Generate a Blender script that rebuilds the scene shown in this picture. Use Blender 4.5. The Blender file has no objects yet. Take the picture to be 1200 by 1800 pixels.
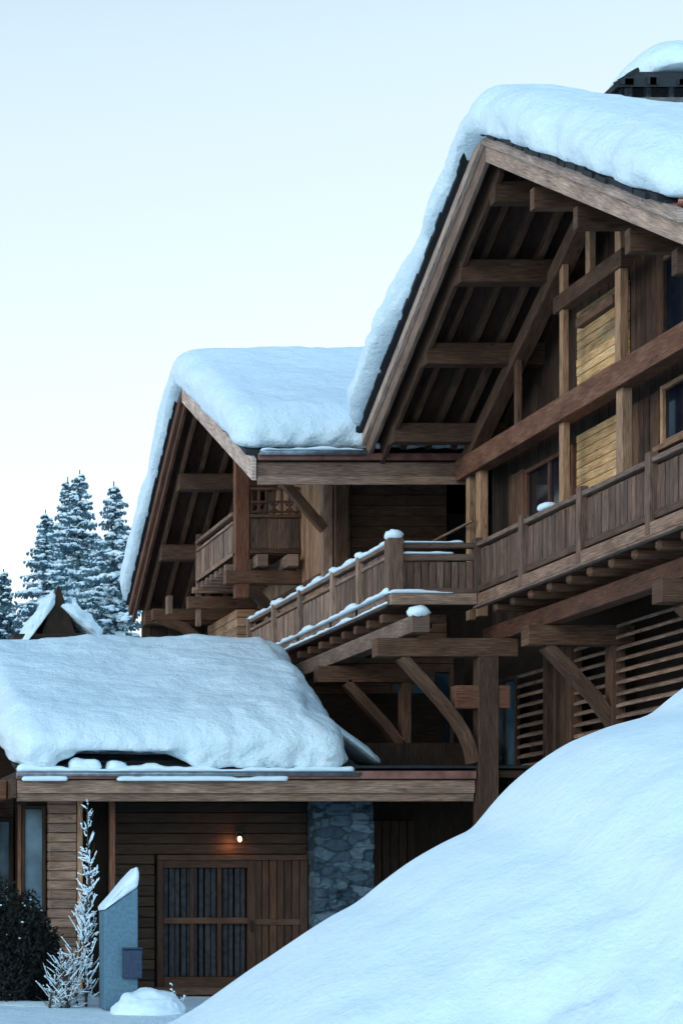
import bpy, math, random
from mathutils import Vector, noise
R = math.radians
scene = bpy.context.scene
C = scene.collection
random.seed(7)

# ------------------------------------------------------------------ camera
F = 3500.0          # focal length in photo pixels (photo 1200 wide)
cam = bpy.data.objects.new('camera', bpy.data.cameras.new('camera')); C.objects.link(cam)
cam.location = (0, 0, 0); cam.rotation_euler = (R(90), 0, 0)
cam.data.sensor_fit = 'HORIZONTAL'; cam.data.sensor_width = 36; cam.data.lens = 36*F/1200
cam.data.shift_x = (600+430)/1200; cam.data.shift_y = (1570-900)/1200
cam.data.clip_start = 0.1; cam.data.clip_end = 5000
scene.camera = cam

# ------------------------------------------------------------------ world
SUN_EL, SUN_AZ = 24.0, -118.0        # azimuth from +Y towards +X
w = bpy.data.worlds.new('World'); scene.world = w; w.use_nodes = True
nt = w.node_tree; nt.nodes.clear(); N = nt.nodes.new; L = nt.links.new
out = N('ShaderNodeOutputWorld'); sky = N('ShaderNodeTexSky'); sky.sky_type = 'NISHITA'; sky.sun_disc = False
sky.sun_elevation = R(SUN_EL); sky.sun_rotation = R(SUN_AZ); sky.altitude = 1500
b1 = N('ShaderNodeBackground'); b1.inputs['Strength'].default_value = 0.05
L(sky.outputs[0], b1.inputs['Color'])
tc = N('ShaderNodeTexCoord'); sep = N('ShaderNodeSeparateXYZ'); L(tc.outputs['Generated'], sep.inputs[0])
ramp = N('ShaderNodeValToRGB'); L(sep.outputs['Z'], ramp.inputs[0])
cr = ramp.color_ramp; cr.elements[0].position = 0.0; cr.elements[0].color = (.87, .88, .85, 1)
cr.elements[1].position = 1.0; cr.elements[1].color = (.07, .165, .29, 1)
e = cr.elements.new(.16); e.color = (.86, .88, .86, 1)
e = cr.elements.new(.38); e.color = (.60, .73, .79, 1)
e = cr.elements.new(.60); e.color = (.135, .255, .36, 1)
b2 = N('ShaderNodeBackground'); b2.inputs['Strength'].default_value = 1.0
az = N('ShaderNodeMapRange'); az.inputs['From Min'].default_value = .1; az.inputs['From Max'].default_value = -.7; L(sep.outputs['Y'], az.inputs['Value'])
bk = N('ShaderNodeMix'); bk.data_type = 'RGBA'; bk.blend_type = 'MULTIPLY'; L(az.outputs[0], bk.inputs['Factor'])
L(ramp.outputs[0], bk.inputs['A']); bk.inputs['B'].default_value = (1.85, 2.25, 2.45, 1)  # unseen sky behind the camera made brighter and bluer, added to lift the snow
cn = N('ShaderNodeTexNoise'); cn.inputs['Scale'].default_value = 2.2; cn.inputs['Detail'].default_value = 4; L(tc.outputs['Generated'], cn.inputs['Vector'])
cm = N('ShaderNodeMapRange'); cm.inputs['To Min'].default_value = .955; cm.inputs['To Max'].default_value = 1.045; L(cn.outputs['Fac'], cm.inputs['Value'])
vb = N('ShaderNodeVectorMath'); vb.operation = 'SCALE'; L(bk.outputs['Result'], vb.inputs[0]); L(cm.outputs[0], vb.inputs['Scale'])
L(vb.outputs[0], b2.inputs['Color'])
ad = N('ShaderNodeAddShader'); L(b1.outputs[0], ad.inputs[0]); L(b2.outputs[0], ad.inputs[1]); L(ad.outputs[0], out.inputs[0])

sun = bpy.data.objects.new('sun', bpy.data.lights.new('sun', 'SUN')); C.objects.link(sun)
sun.data.energy = 0.5; sun.data.angle = R(14); sun.data.color = (1, .95, .88)
d = Vector((math.sin(R(SUN_AZ))*math.cos(R(SUN_EL)), math.cos(R(SUN_AZ))*math.cos(R(SUN_EL)), math.sin(R(SUN_EL))))
sun.rotation_euler = d.to_track_quat('Z', 'Y').to_euler(); sun.location = (0, 0, 40)
vs = scene.view_settings; vs.view_transform = 'Standard'; vs.look = 'None'; vs.gamma = 1; vs.exposure = 0.12

# ------------------------------------------------------------------ materials
def mat(name):
    m = bpy.data.materials.new(name); m.use_nodes = True
    t = m.node_tree; p = t.nodes['Principled BSDF']
    return m, t, p
def rgbramp(t, fac, stops):
    r = t.nodes.new('ShaderNodeValToRGB'); t.links.new(fac, r.inputs[0])
    c = r.color_ramp
    c.elements[0].position, c.elements[0].color = stops[0][0], (*stops[0][1], 1)
    c.elements[1].position, c.elements[1].color = stops[-1][0], (*stops[-1][1], 1)
    for s in stops[1:-1]:
        e = c.elements.new(s[0]); e.color = (*s[1], 1)
    return r.outputs[0]
def wood(name, dark, mid, light, rough=.75, spec=.25, g=1.0):
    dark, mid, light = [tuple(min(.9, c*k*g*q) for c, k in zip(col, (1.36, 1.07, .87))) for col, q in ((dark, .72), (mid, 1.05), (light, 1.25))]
    m, t, p = mat(name); n, l = t.nodes.new, t.links.new
    uv = n('ShaderNodeUVMap'); uv.uv_map = 'UVMap'
    mp = n('ShaderNodeMapping'); l(uv.outputs[0], mp.inputs[0]); mp.inputs['Scale'].default_value = (2.2, 48, 1)
    nz = n('ShaderNodeTexNoise'); l(mp.outputs[0], nz.inputs['Vector']); nz.inputs['Scale'].default_value = 1.6; nz.inputs['Detail'].default_value = 6; nz.inputs['Roughness'].default_value = .65
    mp2 = n('ShaderNodeMapping'); l(uv.outputs[0], mp2.inputs[0]); mp2.inputs['Scale'].default_value = (1.1, 3, 1)
    n2 = n('ShaderNodeTexNoise'); l(mp2.outputs[0], n2.inputs['Vector']); n2.inputs['Scale'].default_value = 1.5; n2.inputs['Detail'].default_value = 4
    n2s = n('ShaderNodeMath'); n2s.operation = 'MULTIPLY'; n2s.inputs[1].default_value = .55; l(n2.outputs['Fac'], n2s.inputs[0])
    mp3 = n('ShaderNodeMapping'); l(uv.outputs[0], mp3.inputs[0]); mp3.inputs['Scale'].default_value = (3, 9, 1)
    vo = n('ShaderNodeTexVoronoi'); l(mp3.outputs[0], vo.inputs['Vector']); vo.inputs['Scale'].default_value = .8
    mx = n('ShaderNodeMath'); mx.operation = 'MULTIPLY_ADD'; l(nz.outputs['Fac'], mx.inputs[0]); mx.inputs[1].default_value = 1.45; l(n2s.outputs[0], mx.inputs[2])
    m2 = n('ShaderNodeMath'); m2.operation = 'MULTIPLY'; m2.inputs[1].default_value = .5; l(mx.outputs[0], m2.inputs[0])
    col = rgbramp(t, m2.outputs[0], [(.34, dark), (.49, mid), (.66, light)])
    at = n('ShaderNodeAttribute'); at.attribute_name = 'tint'
    mul = n('ShaderNodeMix'); mul.data_type = 'RGBA'; mul.blend_type = 'MULTIPLY'; mul.inputs['Factor'].default_value = 1
    l(col, mul.inputs['A']); l(at.outputs['Color'], mul.inputs['B'])
    kn = rgbramp(t, vo.outputs['Distance'], [(.05, (.30, .24, .20)), (.13, (1, 1, 1))])
    mu2 = n('ShaderNodeMix'); mu2.data_type = 'RGBA'; mu2.blend_type = 'MULTIPLY'; mu2.inputs['Factor'].default_value = .8
    l(mul.outputs['Result'], mu2.inputs['A']); l(kn, mu2.inputs['B'])
    l(mu2.outputs['Result'], p.inputs['Base Color'])
    p.inputs['Roughness'].default_value = rough; p.inputs['Specular IOR Level'].default_value = spec
    bp = n('ShaderNodeBump'); bp.inputs['Strength'].default_value = .5; bp.inputs['Distance'].default_value = .01
    l(nz.outputs['Fac'], bp.inputs['Height']); l(bp.outputs[0], p.inputs['Normal'])
    return m
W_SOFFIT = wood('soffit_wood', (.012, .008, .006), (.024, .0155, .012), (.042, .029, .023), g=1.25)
W_BEAM = wood('beam_wood', (.034, .021, .015), (.070, .044, .032), (.13, .086, .064), g=1.0)
W_RED = wood('red_brown_wood', (.042, .020, .014), (.090, .046, .032), (.155, .09, .065))
W_GREY = wood('weathered_wood', (.065, .048, .040), (.135, .102, .088), (.25, .205, .18), g=1.12)
W_HONEY = wood('honey_wood', (.14, .10, .055), (.27, .20, .115), (.42, .33, .21), g=1.5)
W_VERGE = wood('pale_weathered_wood', (.15, .125, .12), (.31, .27, .26), (.52, .48, .47))
W_TAN = wood('tan_wood', (.085, .058, .040), (.165, .118, .084), (.27, .205, .15), g=1.3)
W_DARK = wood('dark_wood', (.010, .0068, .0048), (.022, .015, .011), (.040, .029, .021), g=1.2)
W_DOOR = wood('door_wood', (.026, .014, .009), (.052, .030, .021), (.085, .052, .036))
W_RAIL = wood('rail_wood', (.042, .029, .025), (.088, .063, .054), (.155, .118, .104))

def simple(name, col, rough=.6, metal=0, spec=.5, nscale=8, var=.35, bump=.3):
    m, t, p = mat(name); n, l = t.nodes.new, t.links.new
    co = n('ShaderNodeTexCoord')
    nz = n('ShaderNodeTexNoise'); l(co.outputs['Object'], nz.inputs['Vector']); nz.inputs['Scale'].default_value = nscale; nz.inputs['Detail'].default_value = 6
    a = tuple(c*(1-var) for c in col); b = tuple(min(1, c*(1+var)) for c in col)
    l(rgbramp(t, nz.outputs['Fac'], [(.3, a), (.7, b)]), p.inputs['Base Color'])
    p.inputs['Roughness'].default_value = rough; p.inputs['Metallic'].default_value = metal; p.inputs['Specular IOR Level'].default_value = spec
    bp = n('ShaderNodeBump'); bp.inputs['Strength'].default_value = bump; bp.inputs['Distance'].default_value = .02
    l(nz.outputs['Fac'], bp.inputs['Height']); l(bp.outputs[0], p.inputs['Normal'])
    return m
TILE = simple('slate_tile', (.012, .015, .018), .8)
COPPER = simple('copper_sheet', (.26, .115, .095), .45, .5, nscale=5)
METAL = simple('zinc_sheet', (.30, .34, .38), .5, .6)
IRON = simple('dark_iron', (.02, .02, .02), .5, .7)
CABINET = simple('blue_grey_render', (.10, .19, .25), .8, nscale=20, var=.2)
PLAQUE = simple('dark_blue_panel', (.016, .035, .075), .5, nscale=20)
CHSTONE = simple('chimney_stone', (.12, .12, .12), .9, nscale=10)
NEEDLE = simple('spruce_needles', (.10, .19, .24), .8, nscale=3, var=.5)
HEDGE = simple('dark_needles', (.010, .013, .010), .85, nscale=9, var=.6)
BARK = simple('bark', (.06, .045, .035), .9)
CURTAIN = simple('curtain_cloth', (.030, .028, .031), .9, nscale=12, var=.6)

def glassmat(name, col, rough=.06, spec=.25):
    m, t, p = mat(name); n, l = t.nodes.new, t.links.new
    co = n('ShaderNodeTexCoord'); nz = n('ShaderNodeTexNoise'); l(co.outputs['Object'], nz.inputs['Vector']); nz.inputs['Scale'].default_value = 1.7; nz.inputs['Detail'].default_value = 3
    l(rgbramp(t, nz.outputs['Fac'], [(.35, tuple(c*.4 for c in col)), (.7, tuple(c*1.8 for c in col))]), p.inputs['Base Color'])
    p.inputs['Roughness'].default_value = rough; p.inputs['Specular IOR Level'].default_value = spec
    return m
GLASSL = glassmat('pale_window_glass', (.085, .14, .18), .3, .4)
GLASS = glassmat('window_glass', (.007, .009, .015), .08, .12)
GLASSB = glassmat('blue_window_glass', (.045, .085, .115), .2, .4)

def snowmat(name, strength=.6, grain=1.0):
    m, t, p = mat(name); n, l = t.nodes.new, t.links.new
    co = n('ShaderNodeTexCoord')
    n1 = n('ShaderNodeTexNoise'); l(co.outputs['Object'], n1.inputs['Vector']); n1.inputs['Scale'].default_value = 3.2*grain; n1.inputs['Detail'].default_value = 8; n1.inputs['Roughness'].default_value = .62
    n2 = n('ShaderNodeTexNoise'); l(co.outputs['Object'], n2.inputs['Vector']); n2.inputs['Scale'].default_value = 22*grain; n2.inputs['Detail'].default_value = 4
    a = n('ShaderNodeMath'); a.operation = 'MULTIPLY_ADD'; l(n2.outputs['Fac'], a.inputs[0]); a.inputs[1].default_value = .22; l(n1.outputs['Fac'], a.inputs[2])
    bp = n('ShaderNodeBump'); bp.inputs['Strength'].default_value = strength; bp.inputs['Distance'].default_value = .09/grain
    l(a.outputs[0], bp.inputs['Height']); l(bp.outputs[0], p.inputs['Normal'])
    l(rgbramp(t, n1.outputs['Fac'], [(.3, (.74, .87, .94)), (.7, (.81, .91, .96))]), p.inputs['Base Color'])
    p.inputs['Roughness'].default_value = .7; p.inputs['Specular IOR Level'].default_value = .15
    return m
SNOW = snowmat('snow', .85)
SNOW_FG = snowmat('snow_near', .45, 1.2)
SNOW_S = snowmat('snow_small', .3, 3)

def stonemat():
    m, t, p = mat('rubble_stone'); n, l = t.nodes.new, t.links.new
    co = n('ShaderNodeTexCoord'); mp = n('ShaderNodeMapping'); l(co.outputs['Object'], mp.inputs[0]); mp.inputs['Scale'].default_value = (7.5, 7.5, 15)
    nz = n('ShaderNodeTexNoise'); l(mp.outputs[0], nz.inputs['Vector']); nz.inputs['Scale'].default_value = .7; nz.inputs['Detail'].default_value = 4
    mxv = n('ShaderNodeMix'); mxv.data_type = 'RGBA'; mxv.inputs['Factor'].default_value = .55; l(mp.outputs[0], mxv.inputs['A']); l(nz.outputs['Color'], mxv.inputs['B'])
    vo = n('ShaderNodeTexVoronoi'); vo.feature = 'DISTANCE_TO_EDGE'; l(mxv.outputs['Result'], vo.inputs['Vector']); vo.inputs['Scale'].default_value = 1
    vc = n('ShaderNodeTexVoronoi'); l(mxv.outputs['Result'], vc.inputs['Vector']); vc.inputs['Scale'].default_value = 1
    sp = n('ShaderNodeSeparateXYZ'); l(vc.outputs['Color'], sp.inputs[0])
    c = rgbramp(t, sp.outputs['X'], [(.0, (.03, .055, .075)), (.5, (.055, .095, .125)), (1, (.13, .19, .23))])
    k = rgbramp(t, vo.outputs['Distance'], [(.02, (.45, .48, .5)), (.09, (1, 1, 1))])
    mu = n('ShaderNodeMix'); mu.data_type = 'RGBA'; mu.blend_type = 'MULTIPLY'; mu.inputs['Factor'].default_value = 1; l(c, mu.inputs['A']); l(k, mu.inputs['B'])
    l(mu.outputs['Result'], p.inputs['Base Color']); p.inputs['Roughness'].default_value = .9
    bp = n('ShaderNodeBump'); bp.inputs['Distance'].default_value = .04; l(vo.outputs['Distance'], bp.inputs['Height']); l(bp.outputs[0], p.inputs['Normal'])
    return m
STONE = stonemat()
LAMP, _t, _p = mat('lamp_glow'); _p.inputs['Emission Color'].default_value = (1, .42, .20, 1); _p.inputs['Emission Strength'].default_value = 5

# ------------------------------------------------------------------ helpers
def props(o, label=None, cat=None, group=None, kind=None):
    if label: o['label'] = label
    if cat: o['category'] = cat
    if group: o['group'] = group
    if kind: o['kind'] = kind
    return o
def thing(name, label, cat, loc=(0, 0, 0), group=None):
    o = bpy.data.objects.new(name, None); C.objects.link(o); o.location = loc; o.empty_display_size = .3
    return props(o, label, cat, group)
class MB:
    def __init__(s): s.v = []; s.f = []; s.uv = []; s.t = []
    def _off(s): return (random.uniform(0, 60), random.uniform(0, 60))
    def poly8(s, c, uvlen=0, tint=None, var=.22, off=None):
        """c: 8 corners; 0-3 the quad at the start of the length, 4-7 the same quad at its end"""
        b = len(s.v); s.v += [Vector(p) for p in c]
        fs = [(0, 3, 2, 1), (4, 5, 6, 7), (0, 1, 5, 4), (1, 2, 6, 5), (2, 3, 7, 6), (3, 0, 4, 7)]
        ou, ov = off or s._off(); k = tint if tint is not None else random.uniform(1-var, 1+var)
        hue = random.uniform(-.05, .05); tc = (k*(1+hue), k, k*(1-hue), 1)
        c = [Vector(p) for p in c]
        ln = ((c[4]-c[0]).length+(c[6]-c[2]).length)/2
        e = [(c[1]-c[0]).length, (c[2]-c[1]).length, (c[3]-c[2]).length, (c[0]-c[3]).length]
        per = [0, e[0], e[0]+e[1], e[0]+e[1]+e[2], sum(e)]
        for i, f in enumerate(fs):
            s.f.append(tuple(b+j for j in f)); s.t.append(tc)
            if i < 2: s.uv.append([(ou, ov), (ou, ov+e[1]), (ou+e[0]*.3, ov+e[1]), (ou+e[0]*.3, ov)])
            else:
                q = i-2; s.uv.append([(ou, ov+per[q]), (ou, ov+per[q+1]), (ou+ln, ov+per[q+1]), (ou+ln, ov+per[q])])
        return s
    def box(s, x0, x1, y0, y1, z0, z1, tint=None, ax=None, var=.32):
        if x1 < x0: x0, x1 = x1, x0
        if y1 < y0: y0, y1 = y1, y0
        if z1 < z0: z0, z1 = z1, z0
        dx, dy, dz = x1-x0, y1-y0, z1-z0
        if ax is None: ax = 'xyz'[[dx, dy, dz].index(max(dx, dy, dz))]
        if ax == 'x': c = [(x0, y0, z0), (x0, y1, z0), (x0, y1, z1), (x0, y0, z1), (x1, y0, z0), (x1, y1, z0), (x1, y1, z1), (x1, y0, z1)]
        elif ax == 'y': c = [(x1, y0, z0), (x0, y0, z0), (x0, y0, z1), (x1, y0, z1), (x1, y1, z0), (x0, y1, z0), (x0, y1, z1), (x1, y1, z1)]
        else: c = [(x0, y0, z0), (x1, y0, z0), (x1, y1, z0), (x0, y1, z0), (x0, y0, z1), (x1, y0, z1), (x1, y1, z1), (x0, y1, z1)]
        if ax == 'x': c = c
        return s.poly8(c, tint=tint, var=var)
    def beam(s, p0, p1, w, h, up=(0, 0, 1), tint=None):
        p0, p1 = Vector(p0), Vector(p1); d = (p1-p0).normalized(); up = Vector(up)
        sd = d.cross(up).normalized(); n = sd.cross(d).normalized(); a, b = sd*w/2, n*h/2
        return s.poly8([p0-a-b, p0+a-b, p0+a+b, p0-a+b, p1-a-b, p1+a-b, p1+a+b, p1-a+b], tint=tint)
    def slope(s, x0, x1, y0, y1, zf, a, b, tint=None):
        """board following the roof line zf between y0 and y1 with plumb ends, from zf+a (top) to zf+b"""
        z0, z1 = zf(y0), zf(y1)
        return s.poly8([(x0, y0, z0+b), (x1, y0, z0+b), (x1, y0, z0+a), (x0, y0, z0+a),
                        (x0, y1, z1+b), (x1, y1, z1+b), (x1, y1, z1+a), (x0, y1, z1+a)], tint=tint)
    def curve(s, pts, w, h, side):
        """bent timber through pts (list of (p, depth)), side = width direction"""
        side = Vector(side).normalized()*w/2; secs = []
        for i, p in enumerate(pts):
            p = Vector(p); q0 = Vector(pts[max(0, i-1)]); q1 = Vector(pts[min(len(pts)-1, i+1)])
            n = (q1-q0).normalized().cross(side).normalized()*h/2
            secs.append([p-side-n, p+side-n, p+side+n, p-side+n])
        of = s._off(); du = 0
        for i in range(len(secs)-1):
            s.poly8(secs[i]+secs[i+1], tint=1.0, off=(of[0]+du, of[1])); du += (Vector(pts[i+1])-Vector(pts[i])).length
        return s
    def build(s, name, m, parent=None, bevel=.008):
        me = bpy.data.meshes.new(name); me.from_pydata([tuple(v) for v in s.v], [], s.f)
        me.uv_layers.new(name='UVMap'); me.color_attributes.new('tint', 'FLOAT_COLOR', 'CORNER')
        us, cs = [], []
        for fi, p in enumerate(me.polygons):
            for k in range(p.loop_total):
                us.extend(s.uv[fi][k]); cs.extend(s.t[fi])
        me.uv_layers['UVMap'].data.foreach_set('uv', us)
        me.color_attributes['tint'].data.foreach_set('color', cs)
        me.materials.append(m)
        import bmesh
        bm = bmesh.new(); bm.from_mesh(me); bmesh.ops.recalc_face_normals(bm, faces=bm.faces); bm.to_mesh(me); bm.free()
        o = bpy.data.objects.new(name, me); C.objects.link(o)
        if parent:
            o.parent = parent
            o.matrix_parent_inverse = parent_inv(parent)
        if bevel:
            md = o.modifiers.new('bevel', 'BEVEL'); md.width = bevel; md.segments = 1; md.limit_method = 'ANGLE'
        return o
def world_loc(o):
    l = Vector(o.location)
    return l
def parent_inv(p):
    from mathutils import Matrix
    t = Vector((0, 0, 0)); q = p
    t = p.get('_w', None)
    loc = Vector(p.location) if p.type == 'EMPTY' else Vector((0, 0, 0))
    return Matrix.Translation(-loc)
def rawmesh(name, vs_, fs_, m, parent=None, smooth=True):
    me = bpy.data.meshes.new(name); me.from_pydata([tuple(v) for v in vs_], [], fs_); me.materials.append(m)
    if smooth: me.polygons.foreach_set('use_smooth', [True]*len(me.polygons))
    me.update()
    o = bpy.data.objects.new(name, me); C.objects.link(o)
    if parent: o.parent = parent; o.matrix_parent_inverse = parent_inv(parent)
    return o
def bx(name, m, parent, *a, **k): return MB().box(*a, **k).build(name, m, parent)

def fb(p, s, o=4): return noise.fractal(Vector(p)*s, 1.0, 2.0, o)
def snow_slab(name, x0, x1, y0, y1, th, zf, rad=(.35, .35, .4), step=.1, amp=.05, seed=0, bulge=.0, edit=None, m=SNOW, rb=.05, parent=None, nsc=1.1):
    """rounded snow body resting on the surface zf(x, y)"""
    nx = max(4, int((x1-x0)/step)); ny = max(4, int((y1-y0)/step)); nz = max(4, int(th/step*1.3))
    key = {}; V = []; Fs = []
    def vid(i, j, k):
        q = (i, j, k)
        if q not in key:
            key[q] = len(V); V.append((i/nx, j/ny, k/nz))
        return key[q]
    for i in range(nx):
        for j in range(ny):
            Fs.append((vid(i, j, nz), vid(i+1, j, nz), vid(i+1, j+1, nz), vid(i, j+1, nz)))
            Fs.append((vid(i, j, 0), vid(i, j+1, 0), vid(i+1, j+1, 0), vid(i+1, j, 0)))
    for k in range(nz):
        for i in range(nx):
            Fs.append((vid(i, 0, k), vid(i+1, 0, k), vid(i+1, 0, k+1), vid(i, 0, k+1)))
            Fs.append((vid(i, ny, k), vid(i, ny, k+1), vid(i+1, ny, k+1), vid(i+1, ny, k)))
        for j in range(ny):
            Fs.append((vid(0, j, k), vid(0, j, k+1), vid(0, j+1, k+1), vid(0, j+1, k)))
            Fs.append((vid(nx, j, k), vid(nx, j+1, k), vid(nx, j+1, k+1), vid(nx, j, k+1)))
    rx, ry, rz = rad; P = []
    for a, b, c in V:
        x = x0+(x1-x0)*a; y = y0+(y1-y0)*b; z = th*c
        qx = min(max(x, x0+rx), x1-rx); qy = min(max(y, y0+ry), y1-ry); qz = min(max(z, rb), th-rz)
        dx, dy = (x-qx)/rx, (y-qy)/ry; dz = (z-qz)/rz if z > qz else (z-qz)/max(rb, .01)
        ln = math.sqrt(dx*dx+dy*dy+dz*dz)
        zr = rz if z > qz else rb
        mx = max(abs(dx), abs(dy), abs(dz))
        if ln > 1e-6:
            k = mx/ln; dx *= k; dy *= k; dz *= k
            x, y, z = qx+dx*rx, qy+dy*ry, qz+dz*zr
        nrm = Vector((dx, dy, max(dz, 0)))
        if nrm.length > 0: nrm.normalize()
        s3 = Vector((x+seed*13.1, y, z*1.6))
        n_ = fb(s3, nsc, 5)*amp + fb(s3, .35, 2)*amp*1.2 + fb(s3, 4.5, 3)*amp*.25
        side = math.sqrt(dx*dx+dy*dy)
        bl = bulge*math.sin(math.pi*min(1, max(0, z/th)))
        p = Vector((x, y, z))+nrm*n_+Vector((dx, dy, 0))*bl
        if edit: p = edit(p, dx, dy, c)
        p.z = p.z + zf(p.x, p.y)
        P.append(p)
    return rawmesh(name, P, Fs, m, parent)

def blob(Vs, Fs, c, r, rz=None, seed=0, seg=7, rings=4):
    rz = rz or r; b = len(Vs); c = Vector(c)
    Vs.append(c+Vector((0, 0, rz)))
    for i in range(1, rings):
        ph = math.pi*i/rings
        for j in range(seg):
            th = 2*math.pi*j/seg
            k = 1+.25*noise.noise(Vector((c.x*7+i*1.7, c.y*7+j*2.1, c.z*7+seed)))
            Vs.append(c+Vector((math.sin(ph)*math.cos(th)*r*k, math.sin(ph)*math.sin(th)*r*k, math.cos(ph)*rz*k)))
    Vs.append(c-Vector((0, 0, rz)))
    for j in range(seg): Fs.append((b, b+1+j, b+1+(j+1) % seg))
    for i in range(rings-2):
        for j in range(seg):
            a = b+1+i*seg; Fs.append((a+j, a+seg+j, a+seg+(j+1) % seg, a+(j+1) % seg))
    a = b+1+(rings-2)*seg; e = len(Vs)-1
    for j in range(seg): Fs.append((e, a+(j+1) % seg, a+j))
def tube(Vs, Fs, pts, rads, seg=6):
    b = len(Vs); n = len(pts)
    for i, p in enumerate(pts):
        p = Vector(p); d = (Vector(pts[min(i+1, n-1)])-Vector(pts[max(0, i-1)])).normalized()
        s = d.cross(Vector((.3, .9, .1))).normalized(); t = d.cross(s)
        for j in range(seg):
            a = 2*math.pi*j/seg; Vs.append(p+(s*math.cos(a)+t*math.sin(a))*rads[i])
    for i in range(n-1):
        for j in range(seg):
            Fs.append((b+i*seg+j, b+i*seg+(j+1) % seg, b+(i+1)*seg+(j+1) % seg, b+(i+1)*seg+j))
    Fs.append(tuple(b+j for j in range(seg))[::-1]); Fs.append(tuple(b+(n-1)*seg+j for j in range(seg)))

GZ = -1.65
# ------------------------------------------------------------------ ground (snow) reaching the horizon
def gz(x, y):
    d = math.hypot(x-8, y-35)
    return GZ+.07*fb((x, y, 0), .25, 3)*(1 if d < 200 else 0)+max(0, d-90)*.02
Vs, Fs = [], []
xs = [-1500, -600, -250, -120, -60, -30]+[-20+.5*i for i in range(0, 100)]+[30+5*i for i in range(0, 12)]+[120, 250, 600, 1500]
ys = [-1500, -400, -100, -30, -10]+[-5+.5*i for i in range(0, 84)]+[37.5+3*i for i in range(0, 25)]+[130, 250, 600, 1500]
for y in ys:
    for x in xs: Vs.append((x, y, gz(x, y) if abs(x) < 300 and abs(y) < 300 else GZ+5+.01*math.hypot(x, y)))
nxs = len(xs)
for j in range(len(ys)-1):
    for i in range(nxs-1): Fs.append((j*nxs+i, j*nxs+i+1, (j+1)*nxs+i+1, (j+1)*nxs+i))
props(rawmesh('snow_ground', Vs, Fs, SNOW), kind='structure')

# ------------------------------------------------------------------ MAIN CHALET
XF, XR, XE = 12.55, 10.4, 21.0
YA, YN, YE = 28.5, 22.75, 34.1
def zm(y): return 10.93-(.548*(y-YA) if y > YA else .522*(YA-y))
ch = thing('chalet', 'large dark timber chalet at the right with a steep snow-laden gable and a long balcony', 'chalet', (16, 28.5, GZ))
# roof: deck (underside boards) + slate edge
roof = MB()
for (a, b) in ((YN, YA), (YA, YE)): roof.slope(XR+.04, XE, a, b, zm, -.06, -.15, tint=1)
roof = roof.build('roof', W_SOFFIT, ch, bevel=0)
t = MB()
for (a, b) in ((YN-.04, YA), (YA, YE+.03)): t.slope(XR-.02, XE, a, b, zm, 0, -.055, tint=1)
y = YN
while y < YE:       # ragged slate ends along the verge
    l = random.uniform(.16, .26); o = random.uniform(-.01, .035)
    t.slope(XR-.10-random.uniform(0, .05), XR+.25, y, min(y+l*1.25, YE+.03), zm, .03+o, -.035+o*.5, tint=1); y += l
t.build('slate_covering', TILE, roof, bevel=0)
# verge boards both slopes
for (a, b) in ((YN-.35, YA), (YA, YE)):
    MB().slope(XR-.03, XR+.05, a, b, zm, -.04, -.20).build('verge_board', W_VERGE, ch)
    MB().slope(XR+.05, XR+.12, a, b, zm, -.07, -.46).build('verge_board', W_VERGE if b == YA else W_GREY, ch)
    MB().slope(XR+.28, XR+.36, a+.1, b-.05, zm, -.155, -.55).build('verge_rafter', W_BEAM, ch)
# rafters under the overhang
for x in (11.02, 11.45, 11.88, 12.3):
    MB().slope(x, x+.1, YA+.06, YE-.05, zm, -.155, -.31).build('rafter', W_BEAM, ch)
    MB().slope(x, x+.1, YN, YA-.06, zm, -.155, -.31).build('rafter', W_BEAM, ch)
# purlins, ends showing below the verge
for y, drop, h, wd in ((30.27, .36, .34, .26), (31.80, .36, .34, .26), (33.43, .36, .32, .26), (28.85, .45, .30, .2), (27.45, .66, .3, .14), (26.0, .66, .3, .14), (24.45, .66, .3, .14), (23.2, .66, .3, .14)):
    z = zm(y)-drop
    bx('purlin', W_BEAM, ch, XR+.27 if y > YA+.1 else XR+.30, XF+.1, y-wd/2, y+wd/2, z-h, z)
MB().slope(XR+.42, XR+.55, YN, YA, zm, -.33, -.62).build('truss_rafter', W_RED, ch)
# facade truss
MB().slope(11.98, 12.22, YA-.1, YE-.2, zm, -.56, -.84).build('truss_rafter', W_BEAM, ch)
MB().slope(11.98, 12.22, YN, YA+.1, zm, -.56, -.84).build('truss_rafter', W_BEAM, ch)
bx('tie_beam', W_RED, ch, 11.93, 12.2, YN-.6, YE-.15, 7.02, 7.37)
bx('collar_beam', W_BEAM, ch, 11.99, 12.17, 27.6, 29.95, 8.70, 8.95)
bx('collar_beam', W_BEAM, ch, 12.02, 12.14, 27.95, 29.2, 8.28, 8.42)
for (yy, z0, z1, wy, m_) in ((29.72, 7.37, 9.4, .13, W_TAN), (27.78, 7.37, 9.7, .17, W_TAN), (28.78, 8.95, 10.1, .14, W_TAN),
                             (25.6, 7.37, 8.7, .15, W_BEAM), (31.5, 7.37, 8.6, .12, W_BEAM), (29.72, 4.6, 7.02, .15, W_TAN),
                             (27.72, 4.6, 7.02, .2, W_TAN), (25.0, 4.6, 7.02, .17, W_TAN), (33.15, 4.6, 7.02, .2, W_TAN), (33.62, 4.6, 7.02, .16, W_TAN), (22.9, 4.6, 7.02, .2, W_BEAM)):
    bx('wall_post', m_, ch, 12.02, 12.02+.7*wy, yy-wy/2, yy+wy/2, z0, z1)
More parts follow.
